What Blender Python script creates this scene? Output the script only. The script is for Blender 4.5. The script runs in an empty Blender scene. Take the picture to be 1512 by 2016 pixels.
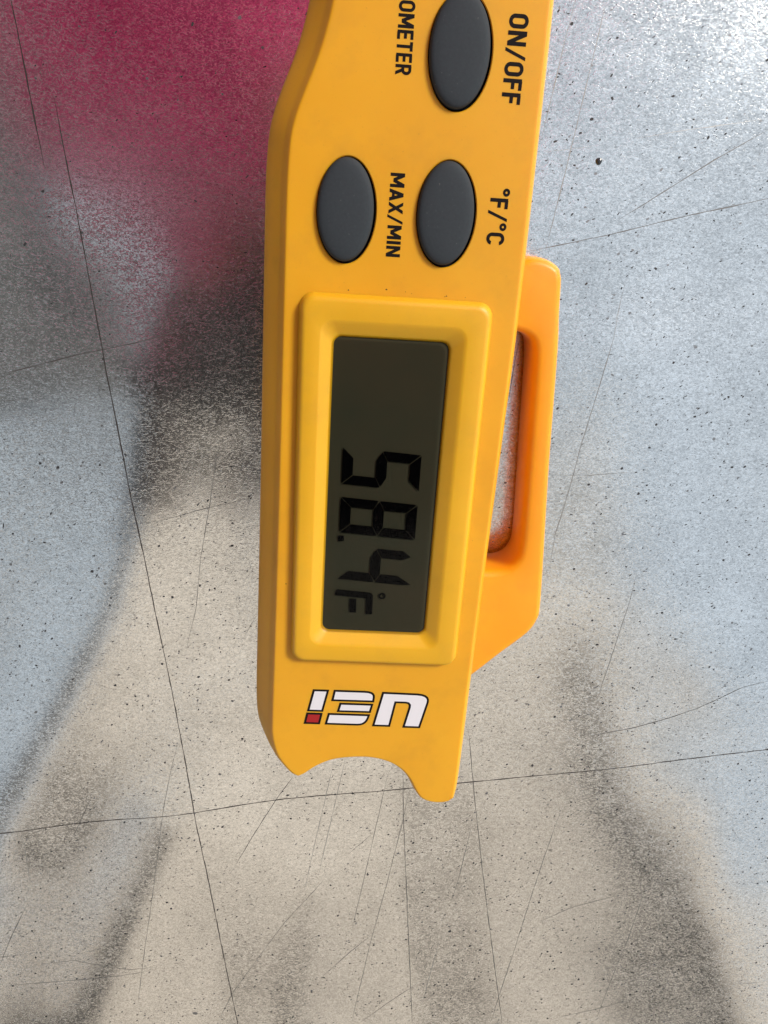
import bpy, bmesh, math, random
import numpy as np
from mathutils import Vector, Matrix

random.seed(7)
MM = 0.001
sc = bpy.context.scene
C = sc.collection

# ------------------------------------------------------------------ camera
TILT, LEAN, FPX = math.radians(19.57), math.radians(2.16), 1514.0
fw = Vector((math.sin(LEAN), -math.sin(TILT), 0.0))
fw.z = -math.sqrt(1 - fw.x ** 2 - fw.y ** 2)
rt = Vector((1, 0, 0)); rt = (rt - fw * rt.dot(fw)).normalized()
up = rt.cross(fw)
cd = bpy.data.cameras.new('camera')
cam = bpy.data.objects.new('camera', cd); C.objects.link(cam)
CAM_POS = Vector((0, 0, 0.150))
cam.matrix_world = Matrix((rt, up, -fw)).transposed().to_4x4()
cam.location = CAM_POS
cd.sensor_fit = 'VERTICAL'; cd.sensor_height = 24.0
cd.lens = 24.0 * FPX / 2016.0
cd.clip_start = 0.004; cd.clip_end = 200.0
sc.camera = cam

# ------------------------------------------------------------------ sky and sun
SUN_EL, SUN_AZ = math.radians(36), math.radians(50)      # azimuth measured from +Y towards +X
w = bpy.data.worlds.new('World'); sc.world = w; w.use_nodes = True
nt = w.node_tree
bg = nt.nodes['Background']
sky = nt.nodes.new('ShaderNodeTexSky')
sky.sky_type = 'NISHITA'; sky.sun_disc = False
sky.sun_elevation = SUN_EL; sky.sun_rotation = SUN_AZ
sky.air_density = 1.0; sky.dust_density = 1.2; sky.ozone_density = 1.0
# thin even cloud over the whole sky
cl = nt.nodes.new('ShaderNodeMixRGB'); cl.inputs[0].default_value = 0.57; cl.inputs[2].default_value = (5.8, 6.4, 6.65, 1)
nt.links.new(sky.outputs[0], cl.inputs[1]); nt.links.new(cl.outputs[0], bg.inputs[0])
bg.inputs[1].default_value = 0.15
sl = bpy.data.lights.new('sun', 'SUN'); sl.energy = 3.3; sl.angle = math.radians(16)
sl.color = (1.0, 0.95, 0.87)
sun = bpy.data.objects.new('sun', sl); C.objects.link(sun)
sd = Vector((math.cos(SUN_EL) * math.sin(SUN_AZ), math.cos(SUN_EL) * math.cos(SUN_AZ), math.sin(SUN_EL)))
sun.rotation_euler = (-sd).to_track_quat('-Z', 'Y').to_euler()
sun.location = sd * 3

sc.view_settings.view_transform = 'Standard'; sc.view_settings.look = 'None'
sc.view_settings.gamma = 1.0; sc.view_settings.use_curve_mapping = False
sc.view_settings.exposure = 0.05
sc.cycles.max_bounces = 10
sc.cycles.use_denoising = True

# ------------------------------------------------------------------ helpers
def mesh(name, verts, faces, mat, parent=None, smooth=True, edges=()):
    me = bpy.data.meshes.new(name)
    me.from_pydata([tuple(v) for v in verts], list(edges), faces); me.update()
    if mat: me.materials.append(mat)
    o = bpy.data.objects.new(name, me); C.objects.link(o)
    if parent: o.parent = parent
    if smooth: me.polygons.foreach_set('use_smooth', [True] * len(me.polygons))
    return o

def from_bm(name, bm, mat, parent=None, smooth=True, sharp=35):
    bmesh.ops.recalc_face_normals(bm, faces=bm.faces)
    if smooth:
        for f in bm.faces: f.smooth = True
        lim = math.radians(sharp)
        for e in bm.edges:
            if len(e.link_faces) == 2 and e.calc_face_angle() > lim: e.smooth = False
    me = bpy.data.meshes.new(name); bm.to_mesh(me); bm.free()
    if mat: me.materials.append(mat)
    o = bpy.data.objects.new(name, me); C.objects.link(o)
    if parent: o.parent = parent
    return o

def tag(o, label, cat=None, kind=None, group=None):
    o['label'] = label
    if cat: o['category'] = cat
    if kind: o['kind'] = kind
    if group: o['group'] = group
    return o

def N(nt, t, **kw):
    n = nt.nodes.new(t)
    for k, v in kw.items():
        if k.startswith('i_'):
            key = k[2:]
            n.inputs[int(key) if key.isdigit() else key.replace('_', ' ')].default_value = v
        else: setattr(n, k, v)
    return n

def base_mat(name, color, rough=0.5, metallic=0.0, spec=0.5):
    m = bpy.data.materials.new(name); m.use_nodes = True
    b = m.node_tree.nodes['Principled BSDF']
    b.inputs['Base Color'].default_value = (*color, 1)
    b.inputs['Roughness'].default_value = rough
    b.inputs['Metallic'].default_value = metallic
    b.inputs['Specular IOR Level'].default_value = spec
    return m, m.node_tree, b

def ramp(nt, stops, interp='LINEAR'):
    r = nt.nodes.new('ShaderNodeValToRGB'); r.color_ramp.interpolation = interp
    els = r.color_ramp.elements
    while len(els) < len(stops): els.new(0.5)
    for e, (p, c) in zip(els, stops):
        e.position = p; e.color = c if len(c) == 4 else (*c, 1)
    return r

# ------------------------------------------------------------------ materials
def plastic(name, col, col2, dirt, sss=0.35, rough=0.42, seed=0.0):
    m, nt, b = base_mat(name, col, rough)
    L = nt.links.new
    tc = N(nt, 'ShaderNodeTexCoord')
    n1 = N(nt, 'ShaderNodeTexNoise', noise_dimensions='4D', i_Scale=45.0, i_Detail=4.0, i_W=seed)
    L(tc.outputs['Object'], n1.inputs['Vector'])
    r1 = ramp(nt, [(0.35, col), (0.68, col2)]); L(n1.outputs['Fac'], r1.inputs[0])
    # grime rubbed into the surface: broad smudges broken by fine grain
    n2 = N(nt, 'ShaderNodeTexNoise', noise_dimensions='4D', i_Scale=130.0, i_Detail=6.0, i_Roughness=0.62, i_W=seed + 3)
    L(tc.outputs['Object'], n2.inputs['Vector'])
    r2 = ramp(nt, [(0.50, (0, 0, 0)), (0.80, (1, 1, 1))]); L(n2.outputs['Fac'], r2.inputs[0])
    n3 = N(nt, 'ShaderNodeTexNoise', i_Scale=2600.0, i_Detail=2.0); L(tc.outputs['Object'], n3.inputs['Vector'])
    r3 = ramp(nt, [(0.66, (0, 0, 0)), (0.78, (1, 1, 1))]); L(n3.outputs['Fac'], r3.inputs[0])
    mul = N(nt, 'ShaderNodeMath', operation='MULTIPLY', i_1=0.20); L(r2.outputs[0], mul.inputs[0])
    mul2 = N(nt, 'ShaderNodeMath', operation='MULTIPLY_ADD', i_1=0.22); L(r3.outputs[0], mul2.inputs[0]); L(mul.outputs[0], mul2.inputs[2])
    mx = N(nt, 'ShaderNodeMixRGB', i_Color2=(*dirt, 1)); L(mul2.outputs[0], mx.inputs[0]); L(r1.outputs[0], mx.inputs[1])
    L(mx.outputs[0], b.inputs['Base Color'])
    b.inputs['Subsurface Weight'].default_value = sss
    b.inputs['Subsurface Radius'].default_value = (1.0, 0.45, 0.08)
    b.inputs['Subsurface Scale'].default_value = 0.0022
    # moulded satin texture
    n4 = N(nt, 'ShaderNodeTexNoise', i_Scale=3800.0, i_Detail=3.0); L(tc.outputs['Object'], n4.inputs['Vector'])
    bp = N(nt, 'ShaderNodeBump', i_Strength=0.12, i_Distance=0.00006); L(n4.outputs['Fac'], bp.inputs['Height'])
    L(bp.outputs[0], b.inputs['Normal'])
    mr = N(nt, 'ShaderNodeMapRange', i_3=rough - 0.06, i_4=rough + 0.12); L(n2.outputs['Fac'], mr.inputs[0]); L(mr.outputs[0], b.inputs['Roughness'])
    return m

M_BODY = plastic('yellow_plastic', (0.74, 0.345, 0.008), (0.80, 0.39, 0.011), (0.30, 0.15, 0.02))
M_BEZEL = plastic('yellow_bezel_plastic', (0.73, 0.385, 0.009), (0.79, 0.425, 0.013), (0.32, 0.18, 0.03), seed=5.0)
M_CLIP = plastic('orange_clip_plastic', (0.88, 0.335, 0.004), (0.92, 0.37, 0.006), (0.45, 0.18, 0.02), sss=0.6, rough=0.38, seed=9.0)
M_INK = base_mat('black_print', (0.008, 0.006, 0.006), 0.6, spec=0.12)[0]
M_DARK = base_mat('dark_cavity', (0.008, 0.007, 0.006), 0.7)[0]
M_WHITE = base_mat('white_print', (0.74, 0.71, 0.74), 0.4)[0]
M_RED = base_mat('red_print', (0.36, 0.004, 0.006), 0.4)[0]

def rubber():
    m, nt, b = base_mat('grey_rubber', (0.032, 0.037, 0.042), 0.68, spec=0.2)
    L = nt.links.new; tc = N(nt, 'ShaderNodeTexCoord')
    n = N(nt, 'ShaderNodeTexNoise', i_Scale=2300.0, i_Detail=2.0); L(tc.outputs['Object'], n.inputs['Vector'])
    r = ramp(nt, [(0.0, (0.031, 0.037, 0.042)), (0.72, (0.038, 0.045, 0.051)), (0.80, (0.10, 0.10, 0.095))]); L(n.outputs['Fac'], r.inputs[0])
    L(r.outputs[0], b.inputs['Base Color'])
    bp = N(nt, 'ShaderNodeBump', i_Strength=0.15, i_Distance=0.00005); L(n.outputs['Fac'], bp.inputs['Height']); L(bp.outputs[0], b.inputs['Normal'])
    return m
M_RUBBER = rubber()

def lcd_mat():
    m, nt, b = base_mat('lcd_film', (0.034, 0.033, 0.020), 0.5, spec=0.0)
    L = nt.links.new; tc = N(nt, 'ShaderNodeTexCoord')
    n = N(nt, 'ShaderNodeTexNoise', i_Scale=60.0, i_Detail=3.0); L(tc.outputs['Object'], n.inputs['Vector'])
    r = ramp(nt, [(0.3, (0.044, 0.047, 0.031)), (0.7, (0.058, 0.051, 0.032))]); L(n.outputs['Fac'], r.inputs[0]); L(r.outputs[0], b.inputs['Base Color'])
    return m
M_LCD = lcd_mat()
M_SEG = base_mat('lcd_segment', (0.0015, 0.0015, 0.0018), 0.6, spec=0.0)[0]

def glass_mat():
    m = bpy.data.materials.new('window_glass'); m.use_nodes = True
    nt = m.node_tree; nt.nodes.clear(); L = nt.links.new
    o = N(nt, 'ShaderNodeOutputMaterial'); t = N(nt, 'ShaderNodeBsdfTransparent'); g = N(nt, 'ShaderNodeBsdfGlossy', i_Roughness=0.12)
    t.inputs[0].default_value = (0.93, 0.93, 0.90, 1)
    f = N(nt, 'ShaderNodeFresnel', i_IOR=1.2); mx = N(nt, 'ShaderNodeMixShader')
    # dust caught on the pane
    d = N(nt, 'ShaderNodeBsdfDiffuse', i_Color=(0.5, 0.48, 0.42, 1))
    tc = N(nt, 'ShaderNodeTexCoord'); n = N(nt, 'ShaderNodeTexNoise', i_Scale=1900.0, i_Detail=1.0); L(tc.outputs['Object'], n.inputs['Vector'])
    r = ramp(nt, [(0.76, (0, 0, 0)), (0.86, (0.10, 0.10, 0.10))]); L(n.outputs['Fac'], r.inputs[0])
    m2 = N(nt, 'ShaderNodeMixShader')
    L(f.outputs[0], mx.inputs[0]); L(t.outputs[0], mx.inputs[1]); L(g.outputs[0], mx.inputs[2])
    L(r.outputs[0], m2.inputs[0]); L(mx.outputs[0], m2.inputs[1]); L(d.outputs[0], m2.inputs[2])
    L(m2.outputs[0], o.inputs[0])
    return m
M_GLASS = glass_mat()

def metal_mat():
    m, nt, b = base_mat('worn_sheet_metal', (0.72, 0.71, 0.69), 0.30, 1.0)
    L = nt.links.new; tc = N(nt, 'ShaderNodeTexCoord')
    def grain(angle, sx, sy, detail, dist=0.0, w=0.0):
        mp = N(nt, 'ShaderNodeMapping'); mp.inputs['Rotation'].default_value = (0, 0, math.radians(angle)); mp.inputs['Scale'].default_value = (sx, sy, sx)
        L(tc.outputs['Object'], mp.inputs[0])
        n = N(nt, 'ShaderNodeTexNoise', noise_dimensions='4D', i_Scale=1.0, i_Detail=detail, i_Roughness=0.6, i_Distortion=dist, i_W=w); L(mp.outputs[0], n.inputs['Vector'])
        return n
    g1 = grain(-15, 950, 1700, 3.0, 2.2)           # short fibres rolled into the surface
    g2 = grain(20, 1500, 2300, 2.0, 1.5, 4.0)
    g3 = grain(0, 60, 60, 5.0, 0.3, 8.0)           # broad mottling
    ad = N(nt, 'ShaderNodeMath', operation='ADD'); L(g1.outputs['Fac'], ad.inputs[0]); L(g2.outputs['Fac'], ad.inputs[1])
    # a nearly smooth skin broken by sparse raised fibres and fine pores
    fib = ramp(nt, [(0.52, (0, 0, 0)), (0.66, (1, 1, 1))]); L(g1.outputs['Fac'], fib.inputs[0])
    por = ramp(nt, [(0.30, (0, 0, 0)), (0.44, (1, 1, 1))]); L(g2.outputs['Fac'], por.inputs[0])
    hs = N(nt, 'ShaderNodeMath', operation='MULTIPLY_ADD', i_1=0.5); L(por.outputs[0], hs.inputs[0]); L(fib.outputs[0], hs.inputs[2])
    bp = N(nt, 'ShaderNodeBump', i_Strength=0.21, i_Distance=0.00006); L(hs.outputs[0], bp.inputs['Height']); L(bp.outputs[0], b.inputs['Normal'])
    mr = N(nt, 'ShaderNodeMapRange', i_1=0.70, i_2=1.28, i_3=0.50, i_4=1.13); L(ad.outputs[0], mr.inputs[0])
    mr3 = N(nt, 'ShaderNodeMapRange', i_1=0.3, i_2=0.7, i_3=0.88, i_4=1.06); L(g3.outputs['Fac'], mr3.inputs[0])
    ml = N(nt, 'ShaderNodeMath', operation='MULTIPLY'); L(mr.outputs[0], ml.inputs[0]); L(mr3.outputs[0], ml.inputs[1])
    cm = N(nt, 'ShaderNodeMixRGB', blend_type='MULTIPLY', i_0=1.0); cm.inputs[1].default_value = (1.0, 0.985, 0.955, 1); L(ml.outputs[0], cm.inputs[2])
    L(cm.outputs[0], b.inputs['Base Color'])
    rr = N(nt, 'ShaderNodeMapRange', i_1=0.3, i_2=0.7, i_3=0.15, i_4=0.195); L(g3.outputs['Fac'], rr.inputs[0]); L(rr.outputs[0], b.inputs['Roughness'])
    return m
M_METAL = metal_mat()
M_SCR = [base_mat('scratch_%s' % n, c, 0.5, mt)[0] for n, c, mt in
         (('trace', (0.46, 0.45, 0.43), 1.0), ('faint', (0.33, 0.32, 0.30), 1.0), ('plain', (0.21, 0.20, 0.19), 1.0), ('deep', (0.08, 0.07, 0.065), 0.7))]
M_PIT = base_mat('pit_oxide', (0.040, 0.040, 0.042), 0.6, 0.3)[0]
M_PIT2 = base_mat('pit_worn', (0.26, 0.26, 0.265), 0.45, 0.9)[0]

# scratches on the sheet: depth class, then points in mm
SCRATCHES = [
 (3, [(-51.7, 22.2), (-50.6, 9.9), (-49.5, -1.4), (-48.8, -10.3), (-47.8, -20.5), (-46.6, -33.2), (-45.2, -48.7), (-43.6, -64.0), (-42.7, -76.2), (-41.4, -90.5), (-40.1, -106.1), (-38.1, -128.8), (-36.4, -145.8), (-34.1, -171.7), (-31.5, -199.6), (-29.9, -214.0)]),
 (3, [(-57.2, 40.6), (-56.9, 36.3), (-56.2, 29.0), (-55.6, 20.2), (-54.7, 10.8)]),
 (3, [(-91.6, -134.5), (-84.3, -133.4), (-61.4, -131.2), (-38.1, -128.8), (-16.8, -126.2), (13.1, -123.0), (24.3, -121.7), (36.3, -120.3), (52.8, -118.4), (75.2, -115.5), (98.1, -112.8), (105.0, -111.7)]),
 (2, [(-71.9, -26.4), (-67.9, -25.4), (-59.1, -23.2), (-52.6, -21.5), (-47.8, -20.5), (-39.9, -18.8), (-33.1, -16.8)]),
 (2, [(-68.7, -30.6), (-63.8, -30.1), (-60.5, -30.7)]),
 (2, [(-40.6, -55.1), (-31.1, -52.7), (-23.8, -51.2)]),
 (1, [(-26.5, -35.5), (-29.9, -52.5), (-32.4, -63.8), (-34.2, -75.6), (-37.2, -86.1)]),
 (1, [(-42.9, -76.2), (-45.0, -80.8)]),
 (1, [(-20.7, -76.3), (-24.5, -83.1)]),
 (2, [(-61.1, -122.9), (-64.2, -129.3), (-67.6, -136.0)]),
 (1, [(-40.0, -107.6), (-43.0, -117.9), (-45.4, -128.6), (-49.5, -151.4), (-53.9, -173.8), (-57.3, -191.6)]),
 (0, [(-40.1, -113.8), (-42.4, -118.5)]),
 (2, [(-14.0, -118.9), (-19.2, -127.0), (-23.9, -135.2), (-30.2, -146.9)]),
 (2, [(-80.7, -155.6), (-86.6, -167.0), (-90.8, -176.5)]),
 (2, [(-91.6, -173.4), (-84.1, -172.5)]),
 (0, [(-78.6, -133.5), (-78.9, -142.1), (-79.5, -152.5)]),
 (1, [(-7.4, -150.2), (-17.5, -163.6), (-20.0, -167.6), (-32.1, -187.6), (-36.6, -198.2)]),
 (1, [(-90.4, -183.1), (-79.7, -182.1), (-67.5, -180.4), (-52.9, -178.5)]),
 (1, [(-80.5, -175.9), (-71.3, -174.3), (-57.5, -177.5), (-51.6, -177.2)]),
 (2, [(-67.4, -187.8), (-73.9, -197.9)]),
 (0, [(-4.7, -114.3), (-7.7, -129.2), (-9.9, -139.7), (-12.7, -153.9)]),
 (0, [(-2.2, -114.4), (-4.8, -127.7), (-9.1, -149.2)]),
 (1, [(7.8, -118.7), (4.8, -135.9), (1.7, -153.6), (-0.9, -167.5)]),
 (2, [(11.3, -117.9), (11.6, -130.0), (12.6, -148.0), (13.8, -170.1), (15.6, -201.2)]),
 (1, [(12.9, -123.6), (11.3, -134.1), (7.9, -152.3), (4.3, -169.9), (-0.9, -200.6)]),
 (1, [(4.0, -136.7), (-1.7, -142.8)]),
 (1, [(6.0, -167.1), (-1.2, -174.8), (-9.3, -184.1)]),
 (1, [(17.1, -185.9), (9.7, -192.7), (1.8, -200.5)]),
 (2, [(26.2, -106.4), (28.5, -125.3), (31.9, -149.0), (36.1, -176.0), (40.3, -202.1)]),
 (1, [(28.3, -134.8), (25.9, -151.6), (24.6, -157.5)]),
 (0, [(21.8, -172.1), (18.0, -194.3)]),
 (1, [(40.5, -182.1), (37.1, -202.0)]),
 (1, [(35.3, -172.3), (32.0, -175.0)]),
 (1, [(49.7, -130.0), (47.2, -143.2), (44.5, -159.0), (41.8, -175.5), (37.7, -197.9)]),
 (1, [(73.7, -154.0), (71.5, -172.4), (69.0, -185.7), (66.1, -201.8)]),
 (1, [(60.3, -66.5), (59.5, -73.6), (57.5, -85.2), (56.0, -93.3), (55.0, -99.2)]),
 (2, [(94.6, -93.8), (88.2, -95.4), (78.8, -100.9), (72.5, -103.5), (64.0, -106.1), (54.4, -108.1)]),
 (0, [(84.4, -150.6), (74.1, -153.7)]),
 (1, [(68.6, -156.4), (55.5, -161.1), (47.1, -166.2)]),
 (1, [(97.9, -189.0), (85.8, -191.8)]),
 (1, [(75.6, -193.9), (65.7, -197.6), (56.0, -200.3)]),
 (1, [(110.1, -187.7), (102.9, -188.2)]),
 (1, [(50.5, -11.3), (49.8, -17.6), (47.9, -27.4), (45.7, -38.8), (43.8, -50.5), (42.1, -58.3), (41.6, -65.6)]),
 (1, [(40.5, -45.2), (48.3, -45.2), (56.4, -44.4)]),
 (1, [(37.1, 38.3), (35.9, 32.3), (34.7, 25.7), (33.0, 16.7)]),
 (1, [(42.5, 38.5), (41.1, 30.3), (39.6, 21.7), (37.8, 11.4), (35.4, -1.2)]),
 (2, [(31.6, -2.0), (46.2, 1.0), (60.0, 4.4), (75.9, 7.8), (80.3, 8.8)]),
 (2, [(73.8, 19.2), (64.8, 14.1), (56.2, 8.6), (48.5, 3.8)]),
 (0, [(73.5, 21.0), (57.9, 18.7), (50.0, 17.4)]),
 (0, [(42.4, 16.0), (33.8, 14.9)]),
 (2, [(46.9, 32.7), (43.8, 31.4)]),
 (1, [(51.1, -7.5), (49.9, -14.5)]),
 (2, [(31.9, -17.2), (31.0, -22.1), (30.3, -30.1)]),
]
# drop [43.74397916 13.54878466]

# ------------------------------------------------------------------ the metal sheet, buckled
# each buckle: a run across the sheet (mm), half width (mm) and tilt of the dent's flank
BUCKLES = [([(-82, -132), (-65, -101), (-51, -76), (-43, -52), (-39, -31)], 12.0, 1.35), ([(-44, -135), (-55, -160), (-68, -192)], 12.0, 1.0),
           ([(52, -76), (59, -102), (66, -125), (78, -157)], 17.0, 0.80), ([(53, -21), (59, -47), (66, -66), (83, -89)], 13.0, 0.80),
           ([(30, -14), (52, -10), (74, -7)], 11.0, -0.50), ([(-26, -42), (-28, -63), (-24, -88)], 7.0, -0.35),
           ([(-30, -12), (-44, -22), (-70, -30)], 11.0, 0.45), ([(88, -130), (92, -165), (104, -200)], 12.0, 0.6), ([(6, -118), (10, -150), (14, -205)], 9.0, 0.35), ([(-20, -115), (-24, -160), (-30, -205)], 9.0, -0.3)]
def run_dist(px, py, run):
    best = None
    for (ax, ay), (bx, by) in zip(run[:-1], run[1:]):
        dx, dy = bx - ax, by - ay
        t = np.clip(((px - ax) * dx + (py - ay) * dy) / (dx * dx + dy * dy), 0, 1)
        d = (px - ax - t * dx) ** 2 + (py - ay - t * dy) ** 2
        best = d if best is None else -4.0 * np.logaddexp(-best / 4.0, -d / 4.0)      # soft minimum keeps bends round
    return best
def height(x, y):
    """height of the sheet in mm at (x, y) in mm"""
    x = np.asarray(x, float); y = np.asarray(y, float)
    wx, wy = x + 6 * np.sin(y / 19.0 + 0.4), y + 7 * np.sin(x / 23.0 + 1.1)
    h = 0.34 * np.sin(wx / 29.0 + wy / 61.0 + 0.6) + 0.24 * np.sin(wy / 21.0 - wx / 43.0 + 2.1) + 0.13 * np.sin(wx / 11.5 + wy / 90.0) + 0.06 * np.sin(wy / 9.0 + wx / 14.0)
    for run, wd, amp in BUCKLES:
        h = h + amp * np.exp(-run_dist(x, y, run) / wd ** 2)
    return h

def build_sheet():
    def lines(a, b, lo, hi, fine, coarse):
        v = list(np.arange(lo, hi + 1e-6, fine))
        left = list(np.arange(a, lo - 1e-6, coarse)); right = list(np.arange(hi + coarse, b + 1e-6, coarse))
        return np.array(left + v + right)
    xs = lines(-600, 600, -160, 180, 2.0, 20.0); ys = lines(-700, 500, -290, 110, 2.0, 15.0)
    X, Y = np.meshgrid(xs, ys); Z = height(X, Y)
    nx, ny = len(xs), len(ys)
    V = np.stack([X, Y, Z], -1).reshape(-1, 3) * MM
    F = [(j * nx + i, j * nx + i + 1, (j + 1) * nx + i + 1, (j + 1) * nx + i) for j in range(ny - 1) for i in range(nx - 1)]
    return mesh('metal_sheet', V, F, M_METAL)
sheet = build_sheet()
_gx, _gy = np.arange(-160, 181, 1.0), np.arange(-290, 111, 1.0)
_gz = height(*np.meshgrid(_gx, _gy))
def sheet_z(x, y):
    i = min(max(int(x + 160), 0), len(_gx) - 2); j = min(max(int(y + 290), 0), len(_gy) - 2); u, v = x - _gx[i], y - _gy[j]
    return float((1 - v) * ((1 - u) * _gz[j, i] + u * _gz[j, i + 1]) + v * ((1 - u) * _gz[j + 1, i] + u * _gz[j + 1, i + 1]))
tag(sheet, 'worn grey sheet of metal with scratches and dark pits under the thermometer', 'metal sheet', kind='structure')

def ribbon(pts, wd, mat, name):
    """a scratch: a hair-thin ribbon of uneven width lying in the sheet's surface (pts in mm)"""
    P = []
    for (a, b) in zip(pts[:-1], pts[1:]):
        n = max(2, int(math.hypot(b[0] - a[0], b[1] - a[1]) / 1.6))
        for k in range(n): P.append((a[0] + (b[0] - a[0]) * k / n, a[1] + (b[1] - a[1]) * k / n))
    P.append(pts[-1]); V = []; F = []
    n = len(P)
    for i, p in enumerate(P):
        q0, q1 = P[max(0, i - 1)], P[min(n - 1, i + 1)]
        tx, ty = q1[0] - q0[0], q1[1] - q0[1]; l = math.hypot(tx, ty) or 1
        nx, ny = -ty / l, tx / l
        e = min(1.0, min(i, n - 1 - i) / 5.0 + 0.15)
        j = random.uniform(-0.04, 0.04); hw = 0.5 * wd * e * random.uniform(0.45, 1.25)
        for s in (-1, 1):
            x, y = p[0] + nx * (j + s * hw), p[1] + ny * (j + s * hw)
            V.append((x * MM, y * MM, (sheet_z(x, y) + 0.022) * MM))
        if i: F.append((2 * i - 2, 2 * i - 1, 2 * i + 1, 2 * i))
    return mesh(name, V, F, mat, sheet)
for st, pts in SCRATCHES:
    ribbon(pts, (0.15, 0.16, 0.20, 0.24)[st], M_SCR[st], 'scratch')

def specks():
    """small pits and rust flecks, too many to count: drawn out along the rolling direction"""
    for name, mat, n, smin, smax in (('pitting', M_PIT, 27000, 0.10, 0.40), ('worn_pitting', M_PIT2, 14000, 0.12, 0.42)):
        V = []; F = []; k = 0
        cl = []
        while k < n:
            if random.random() < 0.25 or not cl:
                cx, cy = random.uniform(-150, 170), random.uniform(-270, 90); cl.append((cx, cy))
                if len(cl) > 60: cl.pop(0)
            if random.random() < 0.35:
                c = random.choice(cl); x, y = random.gauss(c[0], 2.6), random.gauss(c[1], 1.6)
            else: x, y = random.uniform(-150, 170), random.uniform(-270, 90)
            if x < -5 and y > -40 and random.random() < 0.75: continue      # this corner was wiped cleaner
            L = smin + (smax - smin) * random.random() ** 3.0
            if random.random() < 0.012: L *= 1.8
            asp = random.uniform(0.35, 0.9) if random.random() < 0.35 else random.uniform(0.16, 0.42)
            a = math.radians(random.gauss(28, 26))
            ca, sa = math.cos(a), math.sin(a); m = 6; i0 = len(V)
            z = sheet_z(x, y) + 0.026
            for q in range(m):
                t = 2 * math.pi * q / m; r = random.uniform(0.6, 1.15)
                u, v = L * r * math.cos(t), L * asp * r * math.sin(t)
                V.append(((x + u * ca - v * sa) * MM, (y + u * sa + v * ca) * MM, z * MM))
            F.append(tuple(range(i0, i0 + m))); k += 1
        o = mesh(name, V, F, mat, sheet, smooth=False); o['kind'] = 'stuff'
specks()

# a bead of dark sealant, the one round mark on the sheet
def bead():
    x, y = 43.74, 13.55; z = float(height(x, y)); bm = bmesh.new()
    bmesh.ops.create_uvsphere(bm, u_segments=20, v_segments=10, radius=0.62 * MM)
    for v in bm.verts: v.co.z = v.co.z * 0.55; v.co.x *= 0.95 + 0.1 * math.sin(3 * math.atan2(v.co.y, v.co.x))
    o = from_bm('sealant_bead', bm, base_mat('sealant', (0.03, 0.035, 0.04), 0.12)[0]); o.location = (x * MM, y * MM, (z + 0.05) * MM)
    tag(o, 'tiny round black glossy bead stuck to the bright sheet right of the buttons', 'bead')
bead()

# ------------------------------------------------------------------ thermometer
TH = bpy.data.objects.new('digital_thermometer', None); C.objects.link(TH)
TH.location = (4.97 * MM, -44.61 * MM, 0.0); TH.rotation_euler = (0, 0, math.radians(-2.85))
tag(TH, 'yellow pocket digital thermometer with three grey buttons and a dark display reading 58.4', 'thermometer')
TOP = 15.0

def spline(pts, step=1.2, closed=True):
    """Catmull-Rom through the points, resampled evenly"""
    n = len(pts); out = []
    for i in range(n if closed else n - 1):
        p0, p1, p2, p3 = (np.array(pts[(i + k) % n] if closed else pts[min(max(i + k, 0), n - 1)], float) for k in (-1, 0, 1, 2))
        m = max(1, int(np.linalg.norm(p2 - p1) / step))
        for k in range(m):
            t = k / m
            out.append(tuple(0.5 * (2 * p1 + (p2 - p0) * t + (2 * p0 - 5 * p1 + 4 * p2 - p3) * t * t + (3 * p1 - p0 - 3 * p2 + p3) * t ** 3)))
    if not closed: out.append(tuple(pts[-1]))
    return out

def outward(P):
    n = len(P); out = []
    area = sum(P[i][0] * P[(i + 1) % n][1] - P[(i + 1) % n][0] * P[i][1] for i in range(n))
    s = 1 if area > 0 else -1
    for i in range(n):
        a, b = P[i - 1], P[(i + 1) % n]; tx, ty = b[0] - a[0], b[1] - a[1]; l = math.hypot(tx, ty)
        out.append((s * ty / l, -s * tx / l))
    return out

def smooth_ring(vals, k=3, it=2):
    n = len(vals)
    for _ in range(it): vals = [sum(vals[(i + j) % n] for j in range(-k, k + 1)) / (2 * k + 1) for i in range(n)]
    return vals

OUT = [(-12.4, 100), (-14.0, 90), (-15.8, 79.2), (-16.9, 74.4), (-18.1, 70.7), (-19.5, 67.2), (-20.9, 63.5), (-21.8, 60.0), (-22.2, 56.0), (-22.4, 50.4),
       (-22.5, 39.0), (-22.6, 23.4), (-22.8, -5.7), (-23.1, -33), (-23.2, -42), (-23.1, -48), (-22.6, -53.2), (-21.4, -57.2), (-19.6, -60.4), (-17.1, -63.2),
       (-15.5, -64.5), (-13.8, -65.0), (-12.1, -64.2), (-9.5, -62.0), (-6.3, -60.3), (-2.4, -59.6), (1.5, -59.6), (5.0, -60.6), (7.5, -62.4), (9.1, -64.6),
       (10.4, -67.2), (12.2, -69.5), (15.0, -70.6), (18.2, -70.5), (20.1, -69.4), (21.0, -66.8), (21.35, -53), (21.5, -40), (21.9, -11.5), (22.3, 12), (22.6, 31),
       (22.5, 60), (22.3, 81), (21.8, 92), (20.0, 101), (14.0, 106), (6.0, 107.5), (-3.0, 107), (-9.0, 105)]
BTN = [(-8.95, 48.5, 4.62, 7.95), (7.45, 48.95, 4.66, 8.0), (7.55, 72.4, 4.70, 8.0)]

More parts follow.
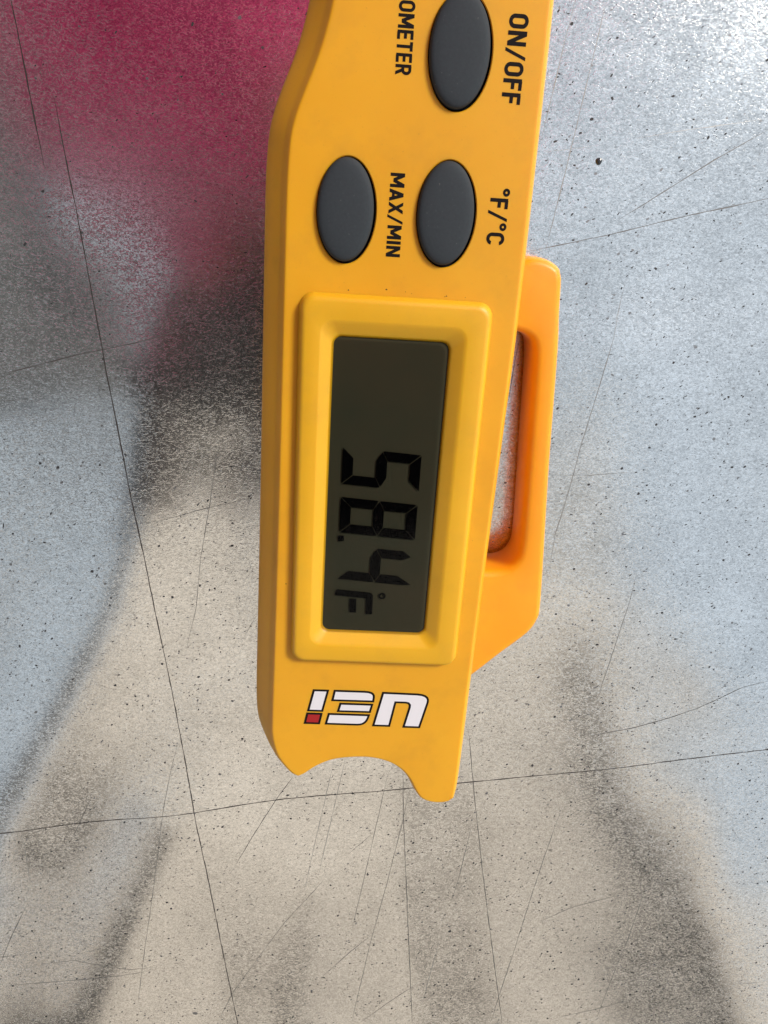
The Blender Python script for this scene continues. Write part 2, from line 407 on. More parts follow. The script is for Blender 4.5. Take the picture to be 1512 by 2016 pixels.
def body():
    P = spline(OUT, 0.7); Nn = outward(P); n = len(P)
    # width of the sloping shoulder: broad on the left flank, tight on the right and the foot
    k = []
    for (x, y), (a, b) in zip(P, Nn):
        t = 1.75
        if a < -0.55: t = 4.1
        if y > 98: t = 3.0
        if y < -58.5: t = 1.6
        k.append(t)
    k = smooth_ring(k, 8, 4)
    bm = bmesh.new(); rings = []
    prof = [(0.9, 0.4), (0.35, 1.2), (0.10, 3.0), (0.0, 6.0)]
    wides = [max(0.0, min(1.0, (w - 2.0) / 1.8)) for w in k]
    for ins, z in prof: rings.append([bm.verts.new(((x - a * ins * 1.6) * MM, (y - b * ins * 1.6) * MM, (z + 5.0 * wd * z / 6.0) * MM)) for (x, y), (a, b), wd in zip(P, Nn, wides)])
    # shoulder: a long gentle slope on wide flanks, a quarter round on narrow ones
    for t in (0.10, 0.25, 0.42, 0.60, 0.76, 0.89, 0.96, 1.0):
        ring = []
        for (x, y), (a, b), w in zip(P, Nn, k):
            wide = max(0.0, min(1.0, (w - 2.0) / 1.8))
            zr = 6.0 + 9.0 * math.sin(t * math.pi / 2) ** (1.0)                         # rounded
            zi = (1 - math.cos(t * math.pi / 2)) * w
            # sloped: rises steeply then leans in, with a soft break at the top edge
            ts = t
            zs = 11.0 + 3.1 * min(1.0, ts / 0.78) if ts < 0.78 else 14.1 + 0.9 * math.sin((ts - 0.78) / 0.22 * math.pi / 2)
            si = w * (0.80 * min(1.0, ts / 0.78) ** 1.15) if ts < 0.78 else w * (0.80 + 0.20 * (ts - 0.78) / 0.22)
            z = zr * (1 - wide) + zs * wide; ins = zi * (1 - wide) + si * wide
            ring.append(bm.verts.new(((x - a * ins) * MM, (y - b * ins) * MM, z * MM)))
        rings.append(ring)
    for r0, r1 in zip(rings[:-1], rings[1:]):
        for i in range(n): bm.faces.new((r0[i], r0[(i + 1) % n], r1[(i + 1) % n], r1[i]))
    bm.faces.new(rings[0][::-1])
    # a second ring on the flat top holds the shading of the shoulder
    flat = [bm.verts.new((v.co.x - a * 0.35 * MM, v.co.y - b * 0.35 * MM, TOP * MM)) for v, (a, b) in zip(rings[-1], Nn)]
    for i in range(n): bm.faces.new((rings[-1][i], rings[-1][(i + 1) % n], flat[(i + 1) % n], flat[i]))
    bm.edges.ensure_lookup_table()
    edges = [bm.edges.get((flat[i], flat[(i + 1) % n])) for i in range(n)]
    wells = []
    for (cx, cy, ra, rb) in BTN:
        m = 56
        def loop(g, z): return [bm.verts.new(((cx + 0.14 + (ra + g) * math.cos(2 * math.pi * q / m)) * MM, (cy - 0.10 + (rb + g) * math.sin(2 * math.pi * q / m)) * MM, z * MM)) for q in range(m)]
        l0, l1, l2 = loop(0.42, TOP), loop(0.26, TOP - 0.16), loop(0.26, TOP - 2.2)
        for A, B in ((l0, l1), (l1, l2)):
            for q in range(m): bm.faces.new((A[q], A[(q + 1) % m], B[(q + 1) % m], B[q]))
        fl = bm.faces.new(l2); fl.material_index = 1
        wells.append(l2)
        edges += [bm.edges.new((l0[q], l0[(q + 1) % m])) if bm.edges.get((l0[q], l0[(q + 1) % m])) is None else bm.edges.get((l0[q], l0[(q + 1) % m])) for q in range(m)]
    bmesh.ops.triangle_fill(bm, use_beauty=True, use_dissolve=False, edges=edges)
    for f in bm.faces:
        zz = [v.co.z for v in f.verts]
        if min(zz) < (TOP - 2.0) * MM and max(zz) <= (TOP - 0.1) * MM and min(zz) > (TOP - 3) * MM and f.normal.z < 0.5 and abs(f.calc_center_median().y) < 1 : 
            c = f.calc_center_median()
            if any(((c.x / MM - bx) / (ra + 0.6)) ** 2 + ((c.y / MM - by) / (rb + 0.6)) ** 2 < 1 for bx, by, ra, rb in BTN): f.material_index = 1
    o = from_bm('body', bm, M_BODY, TH, sharp=40); o.data.materials.append(M_DARK)
    return o
body()

def button(cx, cy, ra, rb):
    V = []; F = []; m = 56
    prof = [(1.0, -2.1), (1.0, 0.25), (0.985, 0.62), (0.955, 0.86), (0.90, 1.02), (0.80, 1.14), (0.62, 1.24), (0.35, 1.31)]
    for s, z in prof:
        off = (1 - s) * 4.6
        for q in range(m):
            t = 2 * math.pi * q / m; V.append(((cx + (ra - off * 0.98) * math.cos(t)) * MM if s > 0.5 else (cx + ra * s * math.cos(t)) * MM,
                                               (cy + (rb - off * 1.0) * math.sin(t)) * MM if s > 0.5 else (cy + rb * (s + 0.12) * math.sin(t)) * MM, (TOP + z) * MM))
    for r in range(len(prof) - 1):
        for q in range(m): F.append((r * m + q, r * m + (q + 1) % m, (r + 1) * m + (q + 1) % m, (r + 1) * m + q))
    V.append((cx * MM, cy * MM, (TOP + 1.33) * MM)); c = len(V) - 1; r = len(prof) - 1
    for q in range(m): F.append((r * m + q, r * m + (q + 1) % m, c))
    return mesh('button', V, F, M_RUBBER, TH)
for b in BTN: button(*b)

# ---- display: bezel, film, digits, pane
def rrect(cx, cy, wd, ht, r, z, seg=6):
    out = []
    for (sx, sy, a0) in ((1, 1, 0), (-1, 1, 90), (-1, -1, 180), (1, -1, 270)):
        for q in range(seg + 1):
            a = math.radians(a0 + 90 * q / seg)
            out.append(((cx + sx * (wd / 2 - r) + r * math.cos(a)) * MM, (cy + sy * (ht / 2 - r) + r * math.sin(a)) * MM, z * MM))
    return out
def bezel():
    loops = [rrect(0.45, 0.15, 33.4, 70.8, 2.6, 14.6), rrect(0.45, 0.15, 33.0, 70.4, 2.5, 15.15), rrect(0.45, 0.15, 32.3, 69.7, 2.3, 16.3), rrect(0.45, 0.15, 31.9, 69.3, 2.2, 16.62), rrect(0.45, 0.15, 31.2, 68.6, 2.0, 16.86),
             rrect(0.45, 0.15, 30.4, 67.8, 1.8, 16.93),
             rrect(0.3, 0.1, 25.4, 62.4, 2.2, 16.93), rrect(0.2, 0.1, 24.8, 61.8, 2.2, 16.86), rrect(0.15, 0.05, 24.0, 60.9, 2.1, 16.6), rrect(0, 0, 21.2, 57.8, 1.7, 15.75), rrect(0, 0, 20.4, 57.0, 1.5, 15.45), rrect(0, 0, 20.0, 56.6, 1.4, 15.2), rrect(0, 0, 20.0, 56.6, 1.4, 14.7)]
    m = len(loops[0]); V = [v for l in loops for v in l]; F = []
    for r in range(len(loops) - 1):
        for q in range(m): F.append((r * m + q, r * m + (q + 1) % m, (r + 1) * m + (q + 1) % m, (r + 1) * m + q))
    return mesh('display_bezel', V, F, M_BEZEL, TH)
bezel()
LCD_Z = 15.06
disp = mesh('display_film', rrect(0, 0, 20.6, 57.2, 1.4, LCD_Z), [tuple(range(28))], M_LCD, TH, smooth=False)
def flat(name, poly, z, mat, parent, th=0.03):
    n = len(poly); V = [(x * MM, y * MM, (z + th) * MM) for x, y in poly] + [(x * MM, y * MM, z * MM) for x, y in poly]
    F = [tuple(range(n))] + [(i, n + i, n + (i + 1) % n, (i + 1) % n) for i in range(n)]
    bm = bmesh.new(); me = bpy.data.meshes.new('t'); me.from_pydata(V, [], F); bm.from_mesh(me); bpy.data.meshes.remove(me)
    return from_bm(name, bm, mat, parent, smooth=False)
def flat_multi(name, polys, z, mat, parent, th=0.03):
    V = []; F = []
    for poly in polys:
        b = len(V); n = len(poly)
        ar = sum(poly[i][0] * poly[(i + 1) % n][1] - poly[(i + 1) % n][0] * poly[i][1] for i in range(n))
        if ar < 0: poly = poly[::-1]
        V += [(x * MM, y * MM, (z + th) * MM) for x, y in poly]; F.append(tuple(range(b, b + n)))
    return mesh(name, V, F, mat, parent, smooth=False)
def digit(r0, segs):
    """seven-segment digit read along -y; r0 is its left foot on the reading axis"""
    W, Hh, T, g = 7.0, 14.3, 1.95, 0.13; base = -7.55; sh = 0.9 / 14.3
    h2 = Hh / 2
    S = {'a': [(g, Hh), (W - g, Hh), (W - T, Hh - T), (T, Hh - T)], 'd': [(g, 0), (T, T), (W - T, T), (W - g, 0)],
         'f': [(0, Hh - g), (T - g, Hh - T - g), (T - g, h2 + T / 2 + g), (g * 0.5, h2 + g * 1.2), (0, h2 + 0.5)], 'b': [(W, Hh - g), (W, h2 + .5), (W - g * .5, h2 + g * 1.2), (W - T + g, h2 + T / 2 + g), (W - T + g, Hh - T - g)],
         'e': [(0, g), (0, h2 - .5), (g * .5, h2 - g * 1.2), (T - g, h2 - T / 2 - g), (T - g, T + g)], 'c': [(W, g), (W - T + g, T + g), (W - T + g, h2 - T / 2 - g), (W - g * .5, h2 - g * 1.2), (W, h2 - .5)],
         'g': [(g * 2, h2), (T, h2 + T / 2), (W - T, h2 + T / 2), (W - 2 * g, h2), (W - T, h2 - T / 2), (T, h2 - T / 2)]}
    # free ends of the outer strokes are cut to a point, as on the real display
    polys = []
    for s in segs:
        p = S[s]
        if s == 'b' and 'a' not in segs: p = [(W - 0.2, Hh - 0.1), (W, Hh - 1.6), (W, h2 + .5), (W - g * .5, h2 + g * 1.2), (W - T + g, h2 + T / 2 + g), (W - T + g, Hh - T - 0.9)]
        if s == 'f' and 'a' not in segs: p = [(T * 0.55, Hh - 0.5), (T - g, Hh - T), (T - g, h2 + T / 2 + g), (g * .5, h2 + g * 1.2), (0, h2 + .5), (0, Hh - T)]
        polys.append([(base + v, -(r0 + u + v * sh)) for u, v in p])
    return polys
for r0, segs in ((-8.85, 'afgcd'), (0.70, 'abcdefg'), (10.2, 'fgbc')):
    flat_multi('digit', digit(r0, segs), LCD_Z + 0.28, M_SEG, disp)
flat_multi('decimal_point', [[(-7.76, -8.35), (-6.64, -8.29), (-6.59, -9.43), (-7.71, -9.49)]], LCD_Z + 0.28, M_SEG, disp)
flat_multi('unit_letter', [[(-7.9, -20.55), (-7.5, -19.45), (-1.3, -19.85), (-0.75, -20.05), (-0.48, -20.5), (-0.40, -24.5), (-1.66, -24.55), (-1.78, -21.15), (-7.6, -20.75)],
                           [(-4.97, -21.3), (-3.66, -21.32), (-3.56, -24.3), (-4.82, -24.25)]], LCD_Z + 0.28, M_SEG, disp)
flat_multi('degree_mark', [[(1.31 + r * math.cos(t), -20.5 + r * math.sin(t)) for r, t in ((0.68, a), (0.68, b), (0.34, b), (0.34, a))] for a, b in [(q * math.pi / 8, (q + 1) * math.pi / 8) for q in range(16)]], LCD_Z + 0.28, M_SEG, disp)
mesh('display_pane', rrect(0, 0, 20.3, 56.9, 1.4, LCD_Z + 0.62), [tuple(range(28))], M_GLASS, disp, smooth=False)

# dirt caught along the head of the bezel and on the face
def grime():
    V = []; F = []
    for i in range(9):
        if i < 7: x, y, z = random.uniform(-14, 17), 35.75 + abs(random.gauss(0, 0.25)), TOP + 0.02
        else: x, y, z = random.choice((-17.5, -17.2, 17.9)) + random.gauss(0, 0.3), random.uniform(-34, 34), TOP + 0.02
        b = len(V); r = random.uniform(0.06, 0.15)
        for q in range(6):
            t = q * math.pi / 3; rr = r * random.uniform(0.6, 1.2); V.append(((x + rr * math.cos(t)) * MM, (y + rr * math.sin(t)) * MM, z * MM))
        F.append(tuple(range(b, b + 6)))
    o = mesh('grime', V, F, base_mat('grime', (0.06, 0.03, 0.01), 0.9)[0], TH, smooth=False); o['kind'] = 'stuff'
grime()

# ---- printing
def glyph(ch):
    """strokes of a bold condensed capital in a box 1 high: ('l', points) or ('o', cx, cy, rx, ry, a0, a1); and its width"""
    if ch == 'O': return 0.60, [('l', [(.08, .28), (.08, .72)], 1), ('l', [(.52, .28), (.52, .72)], 1), ('o', .30, .70, .22, .22, 0, 180), ('o', .30, .30, .22, .22, 180, 360)]
    if ch == 'C': return 0.58, [('l', [(.08, .28), (.08, .72)], 1), ('o', .30, .70, .22, .22, 8, 180), ('o', .30, .30, .22, .22, 180, 352)]
    if ch == 'N': return 0.62, [('l', [(.08, 0), (.08, 1)], 1), ('l', [(.54, 0), (.54, 1)], 1), ('l', [(.09, 1), (.53, 0)], 0)]
    if ch == 'M': return 0.78, [('l', [(.08, 0), (.08, 1)], 1), ('l', [(.70, 0), (.70, 1)], 1), ('l', [(.09, 1), (.39, .22)], 0), ('l', [(.69, 1), (.39, .22)], 0)]
    if ch == 'F': return 0.50, [('l', [(.08, 0), (.08, 1)], 1), ('l', [(.08, .92), (.50, .92)], 1), ('l', [(.08, .52), (.45, .52)], 1)]
    if ch == 'E': return 0.51, [('l', [(.08, 0), (.08, 1)], 1), ('l', [(.08, .92), (.51, .92)], 1), ('l', [(.08, .51), (.47, .51)], 1), ('l', [(.08, .08), (.51, .08)], 1)]
    if ch == 'T': return 0.54, [('l', [(.27, 0), (.27, 1)], 1), ('l', [(0, .92), (.54, .92)], 1)]
    if ch == 'H': return 0.62, [('l', [(.08, 0), (.08, 1)], 1), ('l', [(.54, 0), (.54, 1)], 1), ('l', [(.08, .51), (.54, .51)], 1)]
    if ch == 'I': return 0.16, [('l', [(.08, 0), (.08, 1)], 1)]
    if ch == 'A': return 0.62, [('l', [(.06, 0), (.31, .98)], 0), ('l', [(.56, 0), (.31, .98)], 0), ('l', [(.14, .27), (.48, .27)], 1)]
    if ch == 'X': return 0.60, [('l', [(.06, 0), (.54, 1)], 0), ('l', [(.06, 1), (.54, 0)], 0)]
    if ch == 'R': return 0.58, [('l', [(.08, 0), (.08, 1)], 1), ('l', [(.08, .92), (.32, .92)], 1), ('l', [(.08, .47), (.32, .47)], 1), ('o', .31, .695, .19, .225, -90, 90), ('l', [(.30, .46), (.50, 0)], 0)]
    if ch == '/': return 0.46, [('l', [(.03, -.06), (.43, 1.04)], 0)]
    return 0.36, [('o', .18, .86, .13, .13, 0, 360)]           # degree ring
def lettering(text, cap, length, xc, y_top):
    """words read along -y with their tops towards +x: cap height and length in mm"""
    adv = []; x = 0
    for ch in text: adv.append(x); x += glyph(ch)[0] + 0.13
    tot = x - 0.13; sx = length / tot; V = []; F = []; k = 0
    T = 0.185
    def put(poly):
        nonlocal k
        b = len(V); ar = sum(poly[i][0] * poly[(i + 1) % len(poly)][1] - poly[(i + 1) % len(poly)][0] * poly[i][1] for i in range(len(poly)))
        if ar < 0: poly = poly[::-1]
        for u, v in poly: V.append(((xc - cap / 2 + v * cap) * MM, (y_top - u * sx) * MM, (TOP + 0.022 + 0.0022 * (k % 9)) * MM))
        F.append(tuple(range(b, b + len(poly)))); k += 1
    for ch, x0 in zip(text, adv):
        for s in glyph(ch)[1]:
            if s[0] == 'l':
                (ax, ay), (bx, by) = s[1]
                if s[2]:                                       # upright or level stroke
                    if ax == bx: put([(x0 + ax - T / 2, ay), (x0 + ax + T / 2, ay), (x0 + bx + T / 2, by), (x0 + bx - T / 2, by)])
                    else: put([(x0 + ax, ay - T / 2), (x0 + bx, by - T / 2), (x0 + bx, by + T / 2), (x0 + ax, ay + T / 2)])
                else:
                    w2 = T * (0.42 if ch == '/' else 0.55); put([(x0 + ax - w2, ay), (x0 + ax + w2, ay), (x0 + bx + w2, by), (x0 + bx - w2, by)])
            else:
                _, cx, cy, rx, ry, a0, a1 = s; n = 12 if a1 - a0 < 300 else 24; t2 = T / 2 * (0.75 if ch == '\u00b0' else 1.0)
                for q in range(n):
                    a, b2 = math.radians(a0 + (a1 - a0) * q / n), math.radians(a0 + (a1 - a0) * (q + 1) / n)
                    put([(x0 + cx + (rx + d) * math.cos(t), cy + (ry + d) * math.sin(t)) for d, t in ((-t2, a), (t2, a), (t2, b2), (-t2, b2))])
    return mesh('lettering', V, F, M_INK, TH, smooth=False)
lettering('ON/OFF', 2.95, 12.3, 16.25, 78.0)
lettering('THERMOMETER', 2.45, 18.6, -0.95, 87.25)
lettering('MAX/MIN', 2.35, 12.8, -0.75, 54.6)
lettering('\u00b0F/\u00b0C', 2.95, 8.6, 16.1, 53.4)

# ---- printed emblem: white strokes on a dark outline, a red square at the foot of the last stroke
def arc(p0, c, p1, n=5):
    return [tuple((1 - t) ** 2 * np.array(p0) + 2 * t * (1 - t) * np.array(c) + t * t * np.array(p1)) for t in [i / n for i in range(n + 1)]]
EMB = [('U', [(2.72, -42.2)] + arc((9.9, -42.3), (12.6, -42.4), (12.3, -44.3)) + [(10.98, -50.5), (7.39, -50.5)] + arc((8.35, -45.6), (8.55, -44.68), (7.6, -44.66), 3) + [(5.65, -44.66), (4.74, -50.4), (1.1, -50.4)], M_WHITE),
       ('E', [(-7.12, -42.1)] + arc((-0.9, -42.1), (1.35, -42.1), (1.2, -43.6)) + [(1.1, -44.65), (-7.55, -44.68)], M_WHITE),
       ('E', [(-5.83, -45.1), (0.98, -45.1), (0.55, -47.2), (-6.3, -47.22)], M_WHITE),
       ('E', [(-8.1, -47.64), (0.46, -47.64)] + arc((0.25, -48.5), (-0.2, -50.3), (-2.0, -50.34)) + [(-8.68, -50.34)], M_WHITE),
       ('I', [(-11.35, -42.15), (-8.15, -42.12), (-9.2, -47.3), (-12.4, -47.3)], M_WHITE), ('I', [(-12.5, -47.68), (-9.28, -47.66), (-9.75, -50.32), (-13.0, -50.33)], M_RED)]
def inset(poly, d):
    n = len(poly); ar = sum(poly[i][0] * poly[(i + 1) % n][1] - poly[(i + 1) % n][0] * poly[i][1] for i in range(n)); s = 1 if ar > 0 else -1
    out = []
    for i in range(n):
        p0, p, p1 = np.array(poly[i - 1]), np.array(poly[i]), np.array(poly[(i + 1) % n])
        e0 = (p - p0) / (np.linalg.norm(p - p0) + 1e-9); e1 = (p1 - p) / (np.linalg.norm(p1 - p) + 1e-9)
        n0 = s * np.array((-e0[1], e0[0])); n1 = s * np.array((-e1[1], e1[0])); b = n0 + n1
        out.append(tuple(p + b * d / max(0.35, 1 + n0.dot(n1))))
    return out
emblem = flat_multi('emblem', [inset(p, -0.06) for _, p, _ in EMB], TOP, M_INK, TH, 0.03)
for _, p, m in EMB:
    flat_multi('emblem_stroke', [inset(p, 0.40)], TOP, m, emblem, 0.055)

# ---- side clip: a loop of thicker plastic standing off the right flank
def clip():
    outer = [(19.5, 42.2), (21.6, 42.5), (23.3, 43.2), (25.5, 43.15), (27.6, 42.5), (29.0, 41.4), (29.5, 39.9), (30.0, 34.0), (30.6, 28), (31.3, 16.7), (32.1, 3.9), (33.5, -14.4), (34.15, -24.2), (33.9, -26.9),
             (32.2, -30.1), (27.1, -35.1), (21.6, -40.6), (19.5, -42.0)]
    inner = [(19.5, 30.6), (22.8, 30.3), (24.4, 29.8), (25.6, 28.7), (26.1, 26.5), (26.4, 22.6), (27.0, 12), (27.9, -4.0), (28.2, -10.8), (27.8, -13.6), (26.4, -15.4), (23.9, -16.2), (19.5, -16.4)]
    def path(pts): return spline(pts, 0.8, closed=False)
    Po, Pi = path(outer), path(inner)
    loop = Po + Pi[::-1]
    Nn = outward(loop); n = len(loop)
    bm = bmesh.new(); rings = []
    for ins, z in ((0.5, 0.9), (0.12, 1.3), (0.0, 2.0), (0.0, 8.6), (0.12, 9.6), (0.42, 10.4), (0.9, 10.85), (1.4, 11.0)):
        rings.append([bm.verts.new(((x - a * ins) * MM, (y - b * ins) * MM, z * MM)) for (x, y), (a, b) in zip(loop, Nn)])
    for r0, r1 in zip(rings[:-1], rings[1:]):
        for i in range(n): bm.faces.new((r0[i], r0[(i + 1) % n], r1[(i + 1) % n], r1[i]))
    for r in (rings[0], rings[-1]):
        ed = [bm.edges.get((r[i], r[(i + 1) % n])) for i in range(n)]
        bmesh.ops.triangle_fill(bm, use_beauty=True, use_dissolve=False, edges=ed)
    return from_bm('clip', bm, M_CLIP, TH, sharp=50)
clip()

# ---- probe beyond the head of the case
def probe():
    bm = bmesh.new()
    bmesh.ops.create_cone(bm, cap_ends=True, segments=24, radius1=4.2 * MM, radius2=3.4 * MM, depth=9 * MM, matrix=Matrix.Translation((5 * MM, 110.5 * MM, 7 * MM)) @ Matrix.Rotation(math.radians(-90), 4, 'X'))
    from_bm('probe_collar', bm, M_DARK, TH)
    bm = bmesh.new()
    bmesh.ops.create_cone(bm, cap_ends=True, segments=20, radius1=1.8 * MM, radius2=1.7 * MM, depth=70 * MM, matrix=Matrix.Translation((5 * MM, 148 * MM, 7 * MM)) @ Matrix.Rotation(math.radians(-90), 4, 'X'))
    from_bm('probe', bm, base_mat('steel', (0.6, 0.6, 0.6), 0.2, 1.0)[0], TH)
probe()

# ------------------------------------------------------------------ what the sheet mirrors, beyond the frame
WALL_Y = -1.20
def box_mesh(x0, x1, y0, y1, z0, z1):
    V = [(x, y, z) for z in (z0, z1) for y in (y0, y1) for x in (x0, x1)]
    F = [(0, 2, 3, 1), (4, 5, 7, 6), (0, 1, 5, 4), (2, 6, 7, 3), (0, 4, 6, 2), (1, 3, 7, 5)]
    return V, F
def house():
    root = bpy.data.objects.new('rendered_house', None); C.objects.link(root); root.location = (0, WALL_Y, -0.9)
    tag(root, 'unseen cream rendered house front, its tall dark openings added to mirror as streaks in the sheet', 'house')
    m, nt, b = base_mat('cream_render', (0.66, 0.58, 0.495), 0.9)
    tc = N(nt, 'ShaderNodeTexCoord'); n = N(nt, 'ShaderNodeTexNoise', i_Scale=9.0, i_Detail=5.0); nt.links.new(tc.outputs['Object'], n.inputs['Vector'])
    r = ramp(nt, [(0.3, (0.62, 0.545, 0.465)), (0.7, (0.70, 0.62, 0.535))]); nt.links.new(n.outputs['Fac'], r.inputs[0]); nt.links.new(r.outputs[0], b.inputs['Base Color'])
    dark = base_mat('added_opening_dark', (0.035, 0.034, 0.033), 0.6)[0]
    # openings added to mirror as dark streaks: centre, half width, foot and head, in metres along the front and above the ground
    ops = [(-0.50, 0.12, 0.9, 2.3), (-0.10, 0.055, 0.9, 1.9), (0.18, 0.042, 0.9, 2.35), (0.52, 0.11, 0.9, 2.95)]
    H = 4.25; X0, X1 = -0.70, 0.84
    V = []; F = []
    def quad(a, b2, c, d): F.append(tuple(range(len(V), len(V) + 4))); V.extend([a, b2, c, d])
    x = X0
    for cx, hw, z0, z1 in ops:
        quad((x, 0, 0), (cx - hw, 0, 0), (cx - hw, 0, H), (x, 0, H))
        quad((cx - hw, 0, 0), (cx + hw, 0, 0), (cx + hw, 0, z0), (cx - hw, 0, z0))
        quad((cx - hw, 0, z1), (cx + hw, 0, z1), (cx + hw, 0, H), (cx - hw, 0, H))
        for a, c in ((cx - hw, cx - hw), (cx + hw, cx + hw)): quad((a, 0, z0), (a, 0, z1), (a, -0.10, z1), (a, -0.10, z0))
        quad((cx - hw, 0, z1), (cx + hw, 0, z1), (cx + hw, -0.10, z1), (cx - hw, -0.10, z1))
        quad((cx - hw, 0, z0), (cx + hw, 0, z0), (cx + hw, -0.10, z0), (cx - hw, -0.10, z0))
        x = cx + hw
    quad((x, 0, 0), (X1, 0, 0), (X1, 0, H), (x, 0, H))
    for a in (X0, X1): quad((a, 0, 0), (a, 0, H), (a, -1.5, H), (a, -1.5, 0))
    mesh('wall', V, F, m, root, smooth=False)
    for cx, hw, z0, z1 in ops:
        v, f = box_mesh(cx - hw - 0.01, cx + hw + 0.01, -0.13, -0.095, z0 - 0.01, z1 + 0.01)
        mesh('added_opening', v, f, dark, root, smooth=False)
    v, f = box_mesh(X0 - 0.12, X1 + 0.12, -0.3, 0.14, H + 0.002, H + 0.10); mesh('eave', v, f, m, root, smooth=False)
house()

def posts():  # unseen posts, added only as dark bands for the sheet to mirror
    wood = base_mat('added_post_wood', (0.06, 0.055, 0.05), 0.8)[0]
    for x, y, hw, top, lab in ((-0.90, -1.15, 0.13, 3.3, 'tall dark post added unseen left of the house to mirror as a dark band at lower left'), (1.22, -1.2, 0.06, 2.0, 'short dark post added unseen right of the house to mirror as a dark band at lower right')):
        bm = bmesh.new(); bmesh.ops.create_cone(bm, cap_ends=True, segments=16, radius1=hw * 1.1, radius2=hw * 0.9, depth=top, matrix=Matrix.Translation((0, 0, top / 2)))
        o = from_bm('added_post', bm, wood); o.location = (x, y, -0.9); tag(o, lab, 'post', group='posts added beside the house for their reflection')
posts()

def shed():  # unseen shed, added to darken what the left of the sheet mirrors
    root = bpy.data.objects.new('added_shed', None); C.objects.link(root); root.location = (-1.25, 0.35, -0.9)
    tag(root, 'unseen dark grey shed added beyond the left edge to darken the reflection in the sheet', 'shed')
    tm = base_mat('weathered_timber', (0.10, 0.10, 0.10), 0.8)[0]; rf = base_mat('shed_felt', (0.05, 0.05, 0.052), 0.9)[0]
    v, f = box_mesh(-0.40, 0.40, -0.75, 0.85, 0.0, 2.75); mesh('wall', v, f, tm, root, smooth=False)
    for k in range(9):
        y0 = -0.75 + k * 1.6 / 9; v, f = box_mesh(0.402, 0.424, y0 + 0.006, y0 + 1.6 / 9 - 0.006, 0.0, 2.74); mesh('board', v, f, tm, root, smooth=False)
    v, f = box_mesh(-0.48, 0.50, -0.85, 0.95, 2.752, 2.83); mesh('roof', v, f, rf, root, smooth=False)
shed()

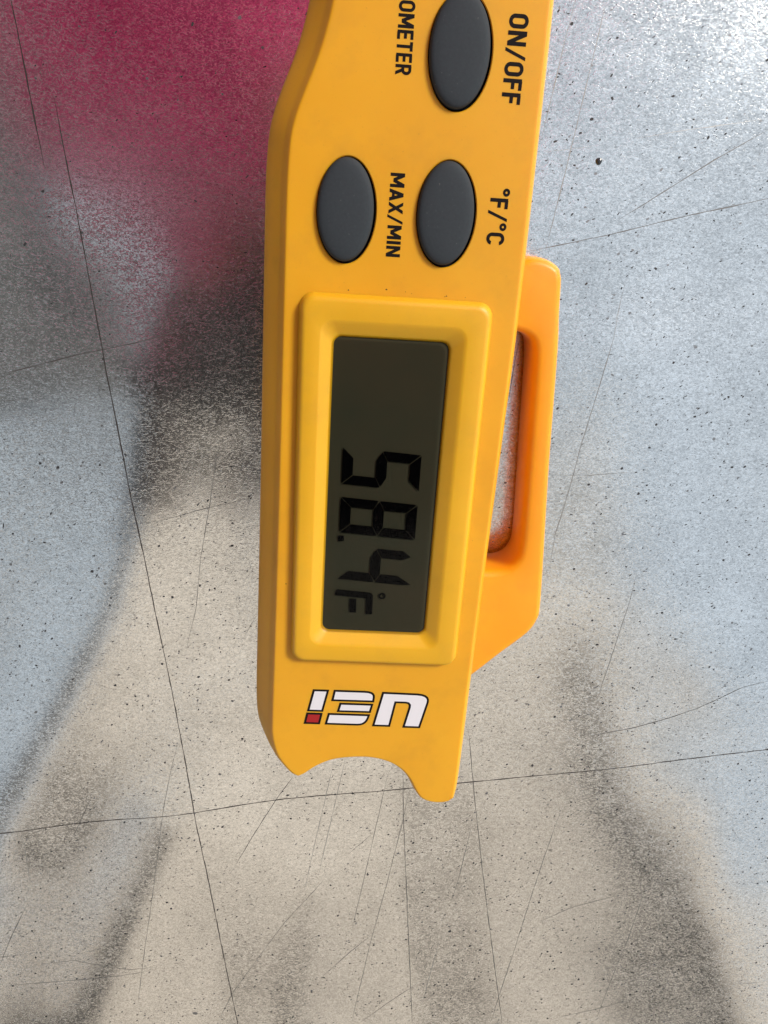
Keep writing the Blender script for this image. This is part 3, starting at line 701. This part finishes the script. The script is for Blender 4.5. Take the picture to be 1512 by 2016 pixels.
def person():
    """the photographer leaning over the head of the sheet: one skinned body, jacket and hair as its children"""
    root = bpy.data.objects.new('person', None); C.objects.link(root); root.location = (-0.20, 0.75, -0.9)
    tag(root, 'person in a magenta jacket leaning over the sheet with a phone, mirrored at upper left', 'person')
    off = root.location
    def skin(name, pts, edges, rad, mat, start):
        names = list(pts); me = bpy.data.meshes.new(name)
        me.from_pydata([Vector(pts[k]) - off for k in names], [(names.index(a), names.index(b)) for a, b in edges], [])
        o = bpy.data.objects.new(name, me); C.objects.link(o); o.parent = root
        sk = o.modifiers.new('skin', 'SKIN'); sk.use_smooth_shade = True
        for i, k in enumerate(names):
            r = rad[k]; me.skin_vertices[0].data[i].radius = r if isinstance(r, tuple) else (r, r)
            me.skin_vertices[0].data[i].use_root = (k == start)
        sb = o.modifiers.new('sub', 'SUBSURF'); sb.levels = 2; sb.render_levels = 2
        me.materials.append(mat); return o
    skinm = base_mat('skin', (0.45, 0.27, 0.19), 0.5)[0]; jack = base_mat('magenta_cloth', (0.80, 0.05, 0.22), 0.85)[0]
    hair = base_mat('dark_hair', (0.07, 0.06, 0.06), 0.6)[0]; jean = base_mat('dark_denim', (0.03, 0.035, 0.05), 0.85)[0]
    B = {'pelvis': (-.16, .62, .03), 'chest': (-.07, .13, .38), 'neck': (-.08, .03, .42), 'nape': (-.09, -.01, .43), 'head': (-.11, -.10, .455), 'brow': (-.11, -.14, .455),
         'lsh': (-.14, .12, .385), 'lel': (-.10, .20, .25), 'lwr': (-.02, .06, .199), 'lpalm': (-.005, .02, .192), 'rsh': (.01, .14, .38), 'rel': (.09, .30, .22), 'rwr': (.07, .36, .05), 'rpalm': (.065, .34, .022)}
    ed = [('pelvis', 'chest'), ('chest', 'neck'), ('neck', 'nape'), ('nape', 'head'), ('head', 'brow'), ('chest', 'lsh'), ('lsh', 'lel'), ('lel', 'lwr'), ('lwr', 'lpalm'), ('chest', 'rsh'), ('rsh', 'rel'), ('rel', 'rwr'), ('rwr', 'rpalm')]
    rad = dict(pelvis=.11, chest=.11, neck=.055, nape=.055, head=.085, brow=.065, lsh=.05, lel=.04, lwr=.027, lpalm=(.034, .016), rsh=.05, rel=.04, rwr=.027, rpalm=(.034, .016))
    gl = base_mat('added_glove_grey', (0.09, 0.09, 0.095), 0.85)[0]  # gloves added so the hands mirror grey, not skin brown
    for h, (px, py, pz), dirs in (('l', B['lpalm'], [(.03, -.045), (.036, -.03), (.038, -.015), (.034, 0.0), (.0, -.055)]), ('r', B['rpalm'], [(-.035, -.05), (-.012, -.07), (.012, -.07), (.034, -.06), (-.05, -.005)])):
        G = {'wrist': B[h + 'wr'], 'palm': (px, py, pz)}; gr = dict(wrist=.031, palm=(.036, .018)); ge = [('wrist', 'palm')]
        for i, (dx, dy) in enumerate(dirs):                    # four fingers and a thumb, each bent once
            k, tip = 'knuckle%d' % i, 'tip%d' % i
            dz = 0.012 if h == 'l' else -0.004
            G[k] = (px + dx * .62, py + dy * .62, pz + dz * .5); G[tip] = (px + dx * (1.0 + .06 * (i % 3)), py + dy * (1.0 + .06 * (i % 3)), pz + dz * (1.2 if h == 'l' else 1.6))
            gr[k] = .0105; gr[tip] = .0085; ge += [('palm', k), (k, tip)]
        skin('added_glove', G, ge, gr, gl, 'palm')
    T = {'pelvis': (-.16, .62, .03), 'lhip': (-.26, .66, -.02), 'lknee': (-.27, .66, -.45), 'lankle': (-.27, .75, -.84), 'ltoe': (-.27, .60, -.87), 'rhip': (-.06, .66, -.02), 'rknee': (-.05, .66, -.45), 'rankle': (-.05, .75, -.84), 'rtoe': (-.05, .60, -.87)}
    skin('body', B, ed, rad, skinm, 'pelvis')
    skin('trousers', T, [('pelvis', 'lhip'), ('lhip', 'lknee'), ('lknee', 'lankle'), ('lankle', 'ltoe'), ('pelvis', 'rhip'), ('rhip', 'rknee'), ('rknee', 'rankle'), ('rankle', 'rtoe')],
         dict(lhip=.10, lknee=.075, lankle=.055, ltoe=.045, rhip=.10, rknee=.075, rankle=.055, rtoe=.045, pelvis=.13), jean, 'pelvis')
    J = {'hem': (-.16, .60, .06), 'belly': (-.14, .38, .25), 'chest': (-.065, .11, .37), 'collar': (-.075, .02, .40), 'lsh': (-.14, .11, .38), 'lel': (-.10, .20, .25), 'lcuff': (-.015, .05, .198), 'rsh': (.01, .13, .375), 'rel': (.09, .30, .22), 'rcuff': (.075, .355, .08)}
    skin('jacket', J, [('hem', 'belly'), ('belly', 'chest'), ('chest', 'collar'), ('chest', 'lsh'), ('lsh', 'lel'), ('lel', 'lcuff'), ('chest', 'rsh'), ('rsh', 'rel'), ('rel', 'rcuff')],
         dict(hem=.15, belly=.14, chest=.12, collar=.10, lsh=.055, lel=.05, lcuff=.04, rsh=.06, rel=.052, rcuff=.04), jack, 'chest')
    Hh = {'crown': (-.11, -.10, .46), 'front': (-.11, -.15, .455), 'back': (-.11, -.055, .455)}
    skin('hair', Hh, [('crown', 'front'), ('crown', 'back')], dict(crown=.10, front=.08, back=.085), hair, 'crown')
person()

def phone():
    R = Matrix((rt, up, -fw)).transposed()
    bm = bmesh.new(); bmesh.ops.create_cube(bm, size=1.0)
    for v in bm.verts: v.co = Vector((v.co.x * 0.074, v.co.y * 0.150, v.co.z * 0.008))
    bmesh.ops.bevel(bm, geom=[e for e in bm.edges if abs((e.verts[0].co - e.verts[1].co).z) > 0.004], offset=0.010, segments=5, affect='EDGES')
    o = from_bm('phone', bm, base_mat('phone_back', (0.02, 0.02, 0.022), 0.4)[0])
    o.matrix_world = R.to_4x4()
    o.location = CAM_POS - fw * 0.012 + rt * 0.004 + up * -0.058
    tag(o, 'black phone held flat above the thermometer, mirrored in the display', 'phone')
phone()
